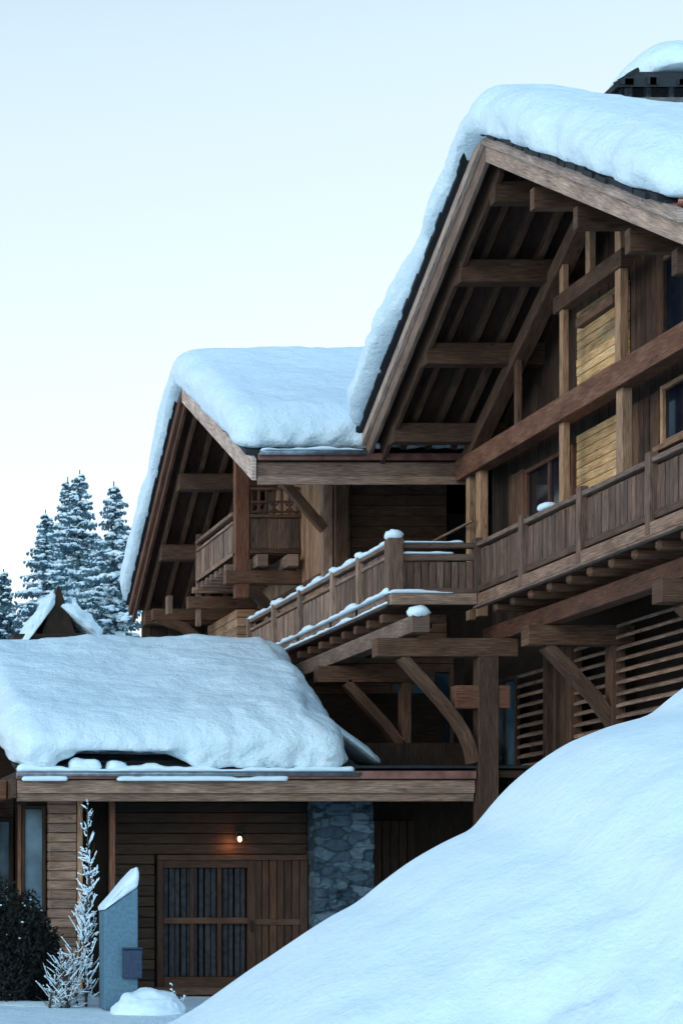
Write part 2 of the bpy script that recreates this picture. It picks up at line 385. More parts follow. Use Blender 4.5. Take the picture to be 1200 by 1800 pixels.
# walls of the house (body) in horizontal / vertical boards
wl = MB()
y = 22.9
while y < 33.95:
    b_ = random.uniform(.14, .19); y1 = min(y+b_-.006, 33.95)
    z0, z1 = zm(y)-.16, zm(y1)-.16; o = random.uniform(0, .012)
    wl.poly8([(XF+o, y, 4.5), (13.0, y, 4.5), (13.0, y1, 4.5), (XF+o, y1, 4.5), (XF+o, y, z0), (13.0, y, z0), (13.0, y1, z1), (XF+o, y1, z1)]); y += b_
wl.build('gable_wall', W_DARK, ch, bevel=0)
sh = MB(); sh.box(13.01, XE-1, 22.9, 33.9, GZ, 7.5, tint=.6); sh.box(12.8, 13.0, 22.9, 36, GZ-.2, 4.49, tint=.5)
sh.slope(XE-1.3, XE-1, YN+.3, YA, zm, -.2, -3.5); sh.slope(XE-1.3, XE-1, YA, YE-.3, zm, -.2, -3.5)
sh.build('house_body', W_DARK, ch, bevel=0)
def hplanks(name, m_, parent, x0, x1, y0, y1, z0, z1, bw=.16, gap=.008, ax='y', bevel=.006, th=.03):
    mb = MB(); z = z0
    while z < z1-.02:
        zz = min(z+bw-gap, z1); o = random.uniform(-.006, .006)
        if ax == 'y': mb.box(x0+o, x1, y0, y1, z, zz, ax='y')
        else: mb.box(x0, x1, y0+o, y1, z, zz, ax='x')
        z += bw
    return mb.build(name, m_, parent, bevel)
def vplanks(name, m_, parent, x0, x1, y0, y1, z0, z1, bw=.15, gap=.01, ax='y', bevel=.006):
    mb = MB(); p, e = (y0, y1) if ax == 'y' else (x0, x1)
    while p < e-.02:
        q = min(p+bw-gap-random.uniform(0, .008), e); o = random.uniform(-.010, .010)
        if ax == 'y': mb.box(x0+o, x1, p, q, z0, z1, ax='z')
        else: mb.box(p, q, y0+o, y1, z0, z1, ax='z')
        p += bw
    return mb.build(name, m_, parent, bevel)
hplanks('plank_panel', W_HONEY, ch, XF-.12, XF-.03, 28.5, 30.15, 7.3, 8.78, .13)
hplanks('plank_panel', W_HONEY, ch, XF-.12, XF-.03, 28.5, 30.15, 4.6, 6.92, .13)
vplanks('shutter', W_BEAM, ch, XF-.07, XF-.03, 27.5, 28.4, 5.0, 6.95, .16)
vplanks('shutter', W_BEAM, ch, XF-.07, XF-.03, 27.45, 28.4, 7.4, 9.0, .16)
vplanks('shutter', W_BEAM, ch, XF-.07, XF-.03, 32.35, 33.0, 4.9, 6.9, .13)
def window_y(parent, x, y0, y1, z0, z1, fm=W_BEAM, gm=GLASS, bars=1, fw=.07, depth=.08):
    mb = MB(); mb.box(x-depth, x, y0, y0+fw, z0, z1); mb.box(x-depth, x, y1-fw, y1, z0, z1)
    mb.box(x-depth, x, y0+fw, y1-fw, z0, z0+fw); mb.box(x-depth, x, y0+fw, y1-fw, z1-fw, z1)
    for i in range(bars):
        yy = y0+(y1-y0)*(i+1)/(bars+1); mb.box(x-depth+.01, x, yy-.03, yy+.03, z0+fw, z1-fw)
    o = mb.build('window', fm, parent)
    bx('pane', gm, o, x-.03, x-.01, y0+fw, y1-fw, z0+fw, z1-fw)
    s_ = bx('sill', fm, o, x-depth-.08, x, y0-.06, y1+.06, z0-.08, z0-.002)
    return o
def window_x(parent, y, x0, x1, z0, z1, fm=W_BEAM, gm=GLASS, bars=1, hbars=0, fw=.07, depth=.08):
    mb = MB(); mb.box(x0, x0+fw, y-depth, y, z0, z1); mb.box(x1-fw, x1, y-depth, y, z0, z1)
    mb.box(x0+fw, x1-fw, y-depth, y, z0, z0+fw); mb.box(x0+fw, x1-fw, y-depth, y, z1-fw, z1)
    for i in range(bars):
        xx = x0+(x1-x0)*(i+1)/(bars+1); mb.box(xx-.03, xx+.03, y-depth+.01, y, z0+fw, z1-fw)
    o = mb.build('window', fm, parent)
    bx('pane', gm, o, x0+fw, x1-fw, y-.03, y-.01, z0+fw, z1-fw)
    return o
window_y(ch, XF-.02, 30.35, 32.25, 5.0, 6.85, bars=1, fm=W_RED)
window_y(ch, XF-.02, 25.2, 27.42, 6.15, 6.98, bars=1, fm=W_TAN)
window_y(ch, XF-.02, 25.2, 27.4, 7.45, 8.75, bars=1)
# far eave fascia shared with the recessed link, gutter
def eave_x(parent, x0, x1, y, zt, boards, gut=True):
    for k, (a, b, o, m_) in enumerate(boards): bx('fascia_board', m_, parent, x0, x1, y-o, y-o+.06, zt-b, zt-a)
# balcony (facade side)
BX, BT, BB = 11.2, 5.42, 4.58
bal = MB()
yy = 18.6
while yy < 30.85: bal.box(BX-.02, 12.5, yy, min(yy+.138, 30.88), BB-.1, BB-.06); yy += .145
bal = bal.build('balcony', W_BEAM, ch, bevel=0)
bx('edge_board', W_GREY, bal, BX-.09, BX-.02, 18.6, 30.75, BB-.14, BB+.03)
bx('drip_strip', W_GREY, bal, BX-.13, BX-.03, 18.6, 30.75, BB-.19, BB-.155)
bx('top_rail', W_GREY, bal, BX-.07, BX+.07, 18.6, 30.86, BT-.07, BT)
bx('bottom_rail', W_RAIL, bal, BX-.05, BX+.05, 18.6, 30.8, BB+.07, BB+.17)
posts = [30.8, 28.93, 26.89, 24.8, 22.6, 20.5]
for p in posts: bx('railing_post', W_RAIL, bal, BX-.10, BX+.02, p-.065, p+.065, BB-.12, BT+.07)
for a, b in zip(posts[1:], posts[:-1]):
    vplanks('railing_boards', W_RAIL, bal, BX-.01, BX+.03, a+.07, b-.07, BB+.13, BT-.11, .115, .014)
y = 30.1
while y > 19.3:
    o = MB().box(BX-.04, 12.5, y-.07, y+.07, BB-.33, BB-.2); o.build('joist', W_BEAM, bal, .03); y -= .68
bx('edge_beam', W_RED, ch, 11.46, 11.70, 18.8, 31.4, 3.90, 4.16)
for y in (29.0, 24.75):
    bx('cross_beam', W_BEAM, ch, 11.2, 12.75, y-.14, y+.14, 3.60, 3.89)
    bx('support_post', W_BEAM, ch, 12.42, 12.62, y-.12, y+.12, 2.2, 3.60)
    MB().curve([(11.5, y, 3.60), (11.85, y, 3.24), (12.2, y, 2.86), (12.5, y, 2.45)], .2, .165, (0, 1, 0)).build('brace', W_BEAM, ch, 0)
# lower facade: slatted screens
def louvre(y0, y1, z0, z1, x=12.52):
    mb = MB(); z = z0
    while z < z1:
        mb.poly8([(x-.05, y0, z), (x+.05, y0, z+.06), (x+.05, y0, z+.085), (x-.05, y0, z+.045), (x-.05, y1, z), (x+.05, y1, z+.06), (x+.05, y1, z+.085), (x-.05, y1, z+.045)]); z += .165
    mb.build('slatted_screen', W_GREY, ch, 0)
louvre(22.9, 28.86, 1.2, 3.85); louvre(29.14, 30.35, 1.2, 3.85); louvre(31.45, 32.6, 1.2, 3.6)
bx('support_post', W_BEAM, ch, 12.42, 12.6, 30.35, 30.45, 1.0, 3.9)
vplanks('plank_panel', W_BEAM, ch, 12.5, 12.6, 30.45, 31.25, 1.0, 3.85, .17)
bx('support_post', W_BEAM, ch, 12.42, 12.6, 31.27, 31.42, 1.0, 3.9)
window_y(ch, 12.6, 32.8, 34.0, 1.9, 3.6, gm=GLASSB, bars=1, fm=W_DARK)
# snowy gallery: returns at the corner and runs back along the wing
GX, GY = 9.86, 30.8
gal = MB()
yy = GY
while yy < 39.9: gal.box(GX-.02, 10.85 if yy > 33 else 11.3, yy, yy+.138, BB-.1, BB-.06); yy += .145
gal = gal.build('gallery', W_BEAM, ch, bevel=0)
bx('edge_board', W_GREY, gal, GX-.09, GX-.02, GY-.1, 39.9, BB-.14, BB+.03)
bx('edge_board', W_GREY, gal, GX-.09, BX-.1, GY-.17, GY-.1, BB-.14, BB+.03)
bx('top_rail', W_GREY, gal, GX-.06, GX+.06, GY+.1, 39.9, BT-.06, BT)
bx('middle_rail', W_GREY, gal, GX-.04, GX+.04, GY+.1, 39.9, BT-.22, BT-.16)
bx('bottom_rail', W_GREY, gal, GX-.05, GX+.05, GY+.1, 39.9, BB+.07, BB+.15)
bx('top_rail', W_RAIL, gal, GX+.1, BX-.1, GY-.06, GY+.06, BT-.09, BT-.01)
bx('middle_rail', W_RAIL, gal, GX+.1, BX-.1, GY-.04, GY+.04, BT-.28, BT-.18)
bx('bottom_rail', W_RAIL, gal, GX+.1, BX-.1, GY-.05, GY+.05, BB+.05, BB+.13)
vplanks('railing_boards', W_RAIL, gal, GX+.1, BX-.1, GY-.015, GY+.025, BB+.13, BT-.3, .115, .012, ax='x')
bx('corner_post', W_RAIL, gal, GX-.1, GX+.13, GY-.11, GY+.12, BB-.14, BT+.06)
gp = [30.8, 32.37, 33.83, 35.87, 37.67, 39.6]
for p in gp[1:]: bx('railing_post', W_GREY, gal, GX-.09, GX+.02, p-.06, p+.06, BB-.1, BT+.03)
for a, b in zip(gp[:-1], gp[1:]): vplanks('railing_boards', W_RAIL if b < 34 else W_GREY, gal, GX-.012, GX+.02, a+(.13 if a == 30.8 else .07), b-.07, BB+.12, BT-.24 if b > 34 else BT-.1, .115, .012)
y = 31.3
while y < 39.6: MB().box(GX-.04, 10.85, y-.06, y+.06, BB-.34, BB-.2).build('joist', W_BEAM, gal, .02); y += .68
bx('gallery_beam', W_GREY, ch, 9.89, 10.16, 30.0, 39.6, 3.93, 4.19)
bx('cross_beam', W_BEAM, ch, 9.45, 11.6, 30.28, 30.54, 3.60, 3.88)
bx('cross_beam', W_BEAM, ch, 9.6, 11.6, 34.0, 34.25, 3.60, 3.88)
bx('cross_beam', W_BEAM, ch, 9.6, 11.6, 37.2, 37.45, 3.60, 3.88)
bx('support_post', W_BEAM, ch, 11.0, 11.3, 30.27, 30.53, GZ, 3.60)
bx('support_post', W_BEAM, ch, 11.05, 11.2, 34.0, 34.25, 2.0, 3.60)
bx('post_tie', W_RED, ch, 10.65, 11.48, 30.29, 30.51, 2.81, 3.16)
MB().curve([(9.85, 30.4, 3.60), (10.2, 30.4, 3.22), (10.5, 30.4, 2.88), (10.68, 30.4, 2.65), (10.81, 30.4, 2.44), (10.90, 30.4, 2.22), (10.945, 30.4, 1.98)], .2, .145, (0, 1, 0)).build('brace', W_BEAM, ch, 0)
MB().curve([(10.1, 34.1, 3.60), (10.5, 34.1, 3.18), (10.8, 34.1, 2.85), (11.05, 34.1, 2.5)], .2, .16, (0, 1, 0)).build('brace', W_BEAM, ch, 0)
bx('handrail', W_GREY, ch, 11.9, 11.95, 33.1, 35.3, 6.17, 6.21)
# chimney sits on the far slope, its hood showing above the snow
chm = MB(); chm.box(13.25, 15.05, 29.75, 31.25, 9.3, 11.72, tint=1)
chm = chm.build('chimney', CHSTONE, roof)
CHP = MB()
CHP.box(12.92, 15.25, 29.55, 31.4, 11.73, 11.82, tint=1)
for x in (13.0, 13.28, 13.62, 14.1, 14.5, 14.95):
    for y in (29.7, 31.2): CHP.box(x, x+.08, y, y+.1, 11.82, 12.12, tint=1)
CHP.box(13.02, 15.2, 29.95, 31.1, 11.82, 12.12, tint=.12)
# hood: hipped slate cap
x0, x1, y0, y1, zb, zt = 12.74, 15.45, 29.45, 31.55, 11.93, 12.28
hood = MB()
hood.poly8([(x0+.36, y0+.3, zt-.09), (x1-.36, y0+.3, zt-.09), (x1-.36, y1-.3, zt-.09), (x0+.36, y1-.3, zt-.09), (x0+.38, y0+.32, zt), (x1-.38, y0+.32, zt), (x1-.38, y1-.32, zt), (x0+.38, y1-.32, zt)], tint=1)
def hs(a, b, c_, d_):
    th = Vector((0, 0, .09)); a, b, c_, d_ = map(Vector, (a, b, c_, d_)); hood.poly8([a, b, c_, d_, a+th, b+th, c_+th, d_+th], tint=1)
hs((x0, y0, zb), (x1, y0, zb), (x1-.36, y0+.3, zt-.09), (x0+.36, y0+.3, zt-.09)); hs((x0, y1, zb), (x1, y1, zb), (x1-.36, y1-.3, zt-.09), (x0+.36, y1-.3, zt-.09))
hs((x0, y0, zb), (x0, y1, zb), (x0+.36, y1-.3, zt-.09), (x0+.36, y0+.3, zt-.09)); hs((x1, y0, zb), (x1, y1, zb), (x1-.36, y1-.3, zt-.09), (x1-.36, y0+.3, zt-.09))
for i in range(26):
    x = random.uniform(x0, x1-.2); hood.box(x, x+.14, y0-.02, y0+.1, zb+.03, zb+.11+random.uniform(0, .04), tint=1)
for i in range(16):
    q = i/15+random.uniform(-.02, .02); k = random.uniform(.03, .07)
    hood.beam((x0+.36*q-.03, y0+.3*q+.03, zb+.26*q+.06), (x0+.36*q+.10, y0+.3*q+.02, zb+.26*q+.07+k), k, .05, (0, 1, .3), tint=1)
# join stone hood parts to chimney as sub parts of the roof
def child(mb, name, m_, p): return mb.build(name, m_, p, .005)
child(CHP, 'chimney_vent', CHSTONE, roof); child(hood, 'chimney_hood', TILE, roof)

# near eave gutter of the main roof
def gutter(parent, x0, x1, y, z, m_=COPPER, r=.075):
    Vs, Fs = [], []; n = 8; ang = [math.pi+math.pi*i/n for i in range(n+1)]
    for x in (x0, x1):
        for rr in (r, r-.012):
            for a in ang: Vs.append((x, y+math.cos(a)*rr, z+math.sin(a)*rr))
    k = n+1
    for i in range(n):
        Fs.append((i, i+1, 2*k+i+1, 2*k+i)); Fs.append((k+i, 3*k+i, 3*k+i+1, k+i+1)); Fs.append((i, k+i, k+i+1, i+1)); Fs.append((2*k+i, 2*k+i+1, 3*k+i+1, 3*k+i))
    Fs.append((0, 2*k, 3*k, k)); Fs.append((n, k+n, 3*k+n, 2*k+n))
    return rawmesh('gutter', Vs, Fs, m_, parent)
gutter(ch, XR+.05, XE, YN-.13, zm(YN)-.06)
bx('fascia_board', W_GREY, ch, XR+.13, XE, YN-.05, YN, zm(YN)-.42, zm(YN)-.07)

# ------------------------------------------------------------------ WING
XW, YP, YWF = 8.5, 39.56, 45.2
def zw(y): return 10.17-(.64*(y-YP) if y > YP else .485*(YP-y))
wg = thing('chalet_wing', 'smaller timber wing behind the big chalet, its own steep gable with a small upper balcony', 'chalet wing', (13, 40, GZ))
wr = MB()
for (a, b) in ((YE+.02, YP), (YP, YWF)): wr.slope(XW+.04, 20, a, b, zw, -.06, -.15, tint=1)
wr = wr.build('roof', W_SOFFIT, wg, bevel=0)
t = MB()
for (a, b) in ((YE+.04, YP), (YP, YWF+.03)): t.slope(XW-.02, 20, a, b, zw, 0, -.055, tint=1)
y = YE+.05
while y < YWF:
    l = random.uniform(.2, .3); o = random.uniform(-.01, .03)
    t.slope(XW-.07-random.uniform(0, .03), XW+.2, y, min(y+l*1.2, YWF), zw, .025+o, -.03, tint=1); y += l
t.build('slate_covering', TILE, wr, bevel=0)
MB().slope(XW-.03, XW+.05, YE-.12, YP, zw, -.04, -.42).build('verge_board', W_VERGE, wg)
MB().slope(XW-.03, XW+.05, YP, YWF, zw, -.04, -.26).build('verge_board', W_RED, wg)
MB().slope(XW+.05, XW+.12, YP, YWF, zw, -.07, -.42).build('verge_board', W_RED, wg)
MB().slope(XW+.28, XW+.36, YP, YWF-.05, zw, -.155, -.45).build('verge_rafter', W_BEAM, wg)
for x in (9.2, 9.65, 10.1, 10.5):
    MB().slope(x, x+.1, YP+.05, YWF-.05, zw, -.155, -.3).build('rafter', W_BEAM, wg)
    MB().slope(x, x+.1, YE+.1, YP-.05, zw, -.155, -.3).build('rafter', W_BEAM, wg)
for y in (41.3, 43.1, 44.9, 39.5, 37.3):
    z = zw(y)-.38; bx('purlin', W_BEAM, wg, XW+.26, 10.9, y-.14, y+.14, z-.33, z)
# walls of the wing
WX = 10.8
mb = MB(); y = 37.5
while y < 45.0:
    y1 = min(y+.17, 45.0)
    mb.poly8([(WX, y, 2), (11.2, y, 2), (11.2, y1, 2), (WX, y1, 2), (WX, y, zw(y)-.16), (11.2, y, zw(y)-.16), (11.2, y1, zw(y1)-.16), (WX, y1, zw(y1)-.16)]); y += .176
mb.build('gable_wall', W_TAN, wg, bevel=.006)
sh = MB(); sh.box(11.3, 19, 37.8, 44.8, GZ, 7.2, tint=.7); sh.box(10.5, 11.19, 37.6, 45, GZ, 1.99, tint=.7)
sh.slope(18.7, 19, YE+2.5, YP, zw, -.2, -2.6); sh.slope(18.7, 19, YP, YWF-.3, zw, -.2, -2.6); sh.build('house_body', W_DARK, wg, bevel=0)
bx('sill_beam', W_BEAM, wg, WX-.06, WX-.005, 37.9, 44.9, 6.02, 6.1)
# link wall behind the open recess
hplanks('recess_wall', W_BEAM, wg, 11.21, 13.0, 37.45, 37.6, 4.5, 8.9, .2, ax='x')
hplanks('recess_wall', W_BEAM, wg, 9.2, 12.78, 36.45, 36.6, 1.6, 4.3, .2, ax='x')
bx('window_beam', W_RED, wg, 11.3, 12.78, 36.3, 36.44, 2.28, 2.42)
window_x(wg, 36.44, 11.62, 12.75, 2.6, 4.1, gm=GLASSB, bars=2, fm=W_BEAM)
bx('corner_post', W_GREY, wg, 10.62, 10.8, 37.25, 37.42, 4.6, zw(37.3)-.72)
bx('corner_post', W_BEAM, wg, 10.82, 11.06, 37.15, 37.42, 4.6, zw(37.3)-.72)
MB().beam((9.72, 37.33, 7.92), (10.66, 37.33, 6.82), .16, .17, (0, 1, 0)).build('brace', W_BEAM, wg)
# long eave fascia across the recess
for (a, b, o, m_) in ((.05, .17, .14, COPPER), (.19, .50, .04, W_GREY), (.44, .58, .10, W_GREY)):
    bx('copper_flashing' if m_ is COPPER else 'fascia_board', m_, wg, XW+.08, 12.35, YE-o, YE-o+.05, 7.56-b, 7.56-a)
gutter(wg, XW+.1, 10.4, YE-.2, 7.53, METAL, .07)
# small upper balcony
bw = MB(); y = 39.45
while y < 42.95: bw.box(9.5, 10.8, y, y+.14, 6.70, 6.74); y += .146
bw = bw.build('upper_balcony', W_BEAM, wg, bevel=0)
bx('corner_post', W_RED, bw, 9.5, 9.77, 39.38, 39.6, 5.85, zw(39.5)-.72)
bx('corner_post', W_GREY, bw, 9.5, 9.6, 42.85, 43.0, 5.75, zw(42.9)-.3)
bx('top_rail', W_GREY, bw, 9.46, 9.58, 39.6, 42.85, 7.50, 7.58)
bx('middle_rail', W_GREY, bw, 9.48, 9.56, 39.6, 42.85, 7.34, 7.40)
bx('bottom_rail', W_GREY, bw, 9.48, 9.56, 39.6, 42.85, 6.70, 6.79)
vplanks('railing_boards', W_GREY, bw, 9.5, 9.53, 39.62, 42.84, 6.8, 7.32, .42, .07)
y = 39.9
while y < 43: bx('joist', W_GREY, bw, 9.4, 10.8, y-.05, y+.05, 6.45, 6.58); y += .42
vplanks('railing_boards', W_RAIL, bw, 9.78, 10.78, 39.42, 39.46, 6.82, 7.42, .2, .012, ax='x')
bx('top_rail', W_BEAM, bw, 9.78, 10.78, 39.38, 39.5, 7.43, 7.5)
bx('bottom_rail', W_BEAM, bw, 9.78, 10.78, 39.38, 39.5, 6.72, 6.81)
cut = MB()      # open carved upper screen
for i in range(7):
    x = 9.8+i*.15; cut.box(x, x+.05, 39.42, 39.47, 7.5, 8.05)
for z in (7.52, 7.72, 7.98): cut.box(9.78, 10.78, 39.40, 39.415, z, z+.05)
for i in range(3):
    cut.beam((9.9+i*.3, 39.445, 7.56), (10.05+i*.3, 39.445, 7.72), .03, .04, (0, 1, 0)); cut.beam((10.05+i*.3, 39.445, 7.56), (9.9+i*.3, 39.445, 7.72), .03, .04, (0, 1, 0))
cut.build('carved_screen', W_BEAM, bw)
for x in (9.85, 10.45): bx('joist', W_GREY, bw, x, x+.22, 39.1, 41, 6.42, 6.66)
bx('cross_beam', W_BEAM, bw, 9.3, 10.8, 39.35, 39.6, 6.12, 6.38)
bx('cross_beam', W_BEAM, bw, 9.3, 10.8, 42.8, 43.0, 6.12, 6.38)
MB().curve([(9.55, 39.48, 6.12), (9.95, 39.48, 5.9), (10.3, 39.48, 5.5), (10.7, 39.48, 4.95)], .18, .2, (0, 1, 0)).build('brace', W_DARK, wg, 0)
MB().curve([(8.9, 44.2, 6.1), (9.5, 44.2, 5.9), (10.0, 44.2, 5.5), (10.6, 44.2, 4.95)], .18, .2, (0, 1, 0)).build('brace', W_BEAM, wg, 0)
bx('cross_beam', W_BEAM, wg, 8.8, 10.8, 44.1, 44.3, 6.05, 6.3)
bx('post_block', W_GREY, wg, 9.0, 9.12, 43.5, 43.7, 6.1, 6.5)
hplanks('plank_panel', W_TAN, wg, 10.2, 10.6, 42.2, 44.9, 4.4, 6.03, .18)
vplanks('end_wall', W_DARK, wg, 8.75, 10.79, 45.02, 45.15, 3.0, 6.35, .2, ax='x')

# ------------------------------------------------------------------ GARAGE
YG = 30.7
def zg(y): return 1.93+.33*(y-30.4)
ga = thing('garage', 'low timber garage with a wide snow-laden roof and a panelled door below the chalet', 'garage', (7.5, 33, GZ))
def zl(y): return 1.92+.07*(y-30.4)
gr = MB().slope(4.02, 9.15, 30.4, 36.3, zg, -.05, -.16, tint=1)
gr.poly8([(4.02, 36.3, zg(36.3)-.16), (9.15, 36.3, zg(36.3)-.16), (9.15, 36.3, zg(36.3)-.05), (4.02, 36.3, zg(36.3)-.05), (4.02, 41, 2.2), (9.15, 41, 2.2), (9.15, 41, 2.3), (4.02, 41, 2.3)], tint=1)
gr.slope(9.16, 12.45, 30.4, 36.35, zl, -.05, -.16, tint=1)
gr = gr.build('roof', W_DARK, ga, bevel=0)
t = MB()
y = 30.35
while y < 36.3:
    t.slope(3.95, 9.2, y, y+.34, lambda q, y=y: zg(q)+.03*(1-(q-y)/.34)-.01, .0, -.035, tint=random.uniform(.7, 1.2))
    t.slope(9.21, 12.45, y, y+.34, lambda q, y=y: zl(q)+.03*(1-(q-y)/.34)-.01, .0, -.035, tint=random.uniform(.7, 1.2)); y += .3
t.build('slate_covering', TILE, gr, bevel=0)
MB().slope(9.1, 9.16, 31, 36.3, lambda y: zg(y)-.16, 0, -.01).slope(9.0, 9.09, 32.3, 36.3, lambda y: zg(y)-.17, 0, -1.2).build('verge_board', W_DARK, ga)
bx('fascia_board', W_GREY, ga, 4.0, 10.98, YG-.32, YG-.26, 1.52, 1.72)
bx('fascia_board', W_GREY, ga, 4.0, 10.98, YG-.27, YG-.2, 1.40, 1.53)
bx('copper_flashing', COPPER, ga, 3.98, 10.98, YG-.38, YG-.31, 1.735, 1.86)
gutter(ga, 3.98, 9.2, YG-.44, 1.83, METAL, .06)
bx('verge_board', W_BEAM, ga, 3.92, 3.99, YG-.3, 36.3, 1.45, 1.75)
# front wall set back
FY = 32.0
hplanks('front_wall', W_DARK, ga, 5.75, 8.87, FY, FY+.2, .62, 1.9, .17, ax='x', bevel=.012)
wa = hplanks('front_wall', W_DARK, ga, 5.75, 6.42, FY, FY+.2, GZ-.1, .61, .17, ax='x', bevel=.012)
hplanks('pier_cladding', W_GREY, ga, 4.62, 5.06, 31.35, 31.75, GZ-.1, 1.5, .15, ax='x', bevel=.012)
bx('corner_post', W_TAN, ga, 5.07, 5.15, 31.32, 31.5, GZ-.1, 1.5)
bx('corner_post', W_RED, ga, 5.58, 5.66, 31.3, 31.45, GZ-.1, 1.5)
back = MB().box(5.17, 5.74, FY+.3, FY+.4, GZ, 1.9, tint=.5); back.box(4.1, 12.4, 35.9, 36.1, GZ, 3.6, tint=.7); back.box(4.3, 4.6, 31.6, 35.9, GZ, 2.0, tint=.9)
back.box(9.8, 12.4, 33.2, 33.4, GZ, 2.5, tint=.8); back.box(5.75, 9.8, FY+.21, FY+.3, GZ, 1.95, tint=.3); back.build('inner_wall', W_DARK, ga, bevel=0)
# stone pillar
Vs, Fs = [], []
nx, nz = 26, 70
def stn(x, z, y): return y-.09*abs(noise.noise(Vector((x*4, z*9, 3))))-.05*noise.cell(Vector((x*3.3+.4*math.floor(z*6), z*6, 1)))
for k in range(nz+1):
    for i in range(nx+1):
        x = 8.88+.93*i/nx; z = GZ-.1+3.3*k/nz; Vs.append((x, stn(x, z, 31.62), z))
for k in range(nz):
    for i in range(nx): a = k*(nx+1)+i; Fs.append((a, a+1, a+nx+2, a+nx+1))
b = len(Vs); Vs += [(8.88, 32.3, GZ-.1), (9.81, 32.3, GZ-.1), (9.81, 32.3, 1.65), (8.88, 32.3, 1.65)]
Fs += [(b, b+3, b+2, b+1)]
Fs += [tuple([b+3]+[b]+[k*(nx+1) for k in range(nz+1)]), tuple([b+1, b+2]+[k*(nx+1)+nx for k in range(nz, -1, -1)])]
rawmesh('stone_pillar', Vs, Fs, STONE, ga, smooth=False)
# garage door: glazed left part, plank right part
dr = MB()
for a in ((6.45, 6.55, GZ, .52), (7.90, 8.02, GZ, .52), (8.74, 8.86, GZ, .52)): dr.box(a[0], a[1], FY-.06, FY+.05, a[2], a[3])
dr.box(6.45, 8.86, FY-.07, FY+.06, .52, .61); dr.box(6.55, 7.90, FY-.05, FY+.03, -.50, -.40); dr.box(6.55, 7.9, FY-.05, FY+.03, .40, .52); dr.box(6.55, 7.9, FY-.05, FY+.03, GZ+.1, GZ+.3)
for x in (6.98, 7.42): dr.box(x, x+.06, FY-.045, FY+.02, GZ+.3, .4)
dr = dr.build('door', W_DOOR, ga)
vplanks('door_boards', W_DOOR, dr, 8.02, 8.74, FY-.03, FY+.02, GZ+.05, .52, .12, .01, ax='x')
bx('cross_board', W_DOOR, dr, 8.02, 8.74, FY-.055, FY-.032, -.52, -.42)
cu = MB()
for i in range(14):
    x = 6.56+i*.096; cu.box(x, x+random.uniform(.06, .09), FY+.02, FY+.05+random.uniform(0, .02), GZ+.3, .4, tint=1)
cu.build('curtain', CURTAIN, dr)
bx('handle', IRON, dr, 7.94, 7.97, FY-.12, FY-.07, -.62, -.45)
bx('threshold', W_BEAM, dr, 6.4, 8.9, FY-.25, FY-.07, GZ+.02, GZ+.14)
# dark door right of the pillar
dd = vplanks('side_door', W_DARK, ga, 10.0, 11.0, 33.1, 33.19, GZ, 1.2, .14, ax='x')
# lamp
lp = thing('wall_lamp', 'small lit wall lamp glowing orange above the garage door', 'lamp', (7.72, 31.9, .86))
Vs, Fs = [], []; blob(Vs, Fs, (7.75, 31.86, .86), .036, .046, seg=10, rings=7); rawmesh('bulb', Vs, Fs, LAMP, lp)
mb = MB(); mb.box(7.69, 7.81, 31.95, 31.985, .84, 1.0, tint=1); mb.box(7.74, 7.76, 31.86, 31.95, .94, .96, tint=1)
mb.poly8([(7.70, 31.81, .91), (7.80, 31.81, .91), (7.80, 31.91, .91), (7.70, 31.91, .91), (7.735, 31.845, .96), (7.765, 31.845, .96), (7.765, 31.875, .96), (7.735, 31.875, .96)], tint=1)
mb.build('lamp_bracket', IRON, lp, .003)
lt = bpy.data.objects.new('lamp_light', bpy.data.lights.new('lamp_light', 'POINT')); C.objects.link(lt)
lt.location = (7.62, 31.86, .80); lt.data.energy = 2.6; lt.data.color = (1, .38, .14); lt.data.shadow_soft_size = .04; lt.parent = lp; lt.matrix_parent_inverse = parent_inv(lp)

# ------------------------------------------------------------------ left neighbour annex
an = thing('annex', 'low dark timber annex with blue-reflecting windows at the left edge, beyond the garage pier', 'annex', (2.5, 33.5, GZ))
hplanks('annex_wall', W_BEAM, an, 1.0, 4.28, 33.0, 33.2, GZ, 1.8, .17, ax='x')
window_x(an, 32.99, 3.75, 4.27, -.3, 1.25, gm=GLASSL, bars=1, fm=W_DARK)
window_x(an, 31.58, 4.22, 4.6, -.3, 1.38, gm=GLASSL, bars=0, fm=W_DARK, fw=.05)
bx('corner_post', W_RED, an, 4.16, 4.21, 31.5, 31.6, GZ, 1.4)
ar = MB().box(.8, 3.9, 30.9, 34.5, 1.45, 1.75); ar.build('roof', W_RED, an)
MB().box(1.0, 4.2, 33.25, 36, GZ, 1.44, tint=.7).build('house_body', W_DARK, an, bevel=0)

# ------------------------------------------------------------------ snow on the roofs
def zms(x, y):
    s = .535; c = .5*(zm(28.5)*2); yy = y-YA
    return 10.93-(.548 if yy > 0 else .522)*(math.sqrt(yy*yy+.35)-.59*0)+.22+.02
def zms(x, y):
    yy = y-YA; s = .548 if yy > 0 else .522
    return 10.96-s*(math.sqrt(yy*yy+.25)-.12*math.exp(-yy*yy))
def ed_main(p, dx, dy, c):
    p.x -= .22*max(0, -dx)*min(1, max(0, (p.y-31.2)/2))
    if dx < -.2: p.x += .05*fb((p.y*1.3, p.z, 2), 1.3, 3)*2
    if dy < -.3: p.z *= .9
    p.z -= .24*min(1, max(0, (p.x-11)/1.7))*c
    return p
props(snow_slab('roof_snow', XR-.16, XE, YN-.22, YE+.05, .71, zms, (.42, .5, .46), .085, .06, 1, .07, ed_main), 'thick rounded snow blanket on the big chalet\'s steep roof at upper right', 'snow')
def zws(x, y):
    yy = y-YP; s = .64 if yy > 0 else .485
    return 10.2-s*(math.sqrt(yy*yy+.2)-.1*math.exp(-yy*yy))
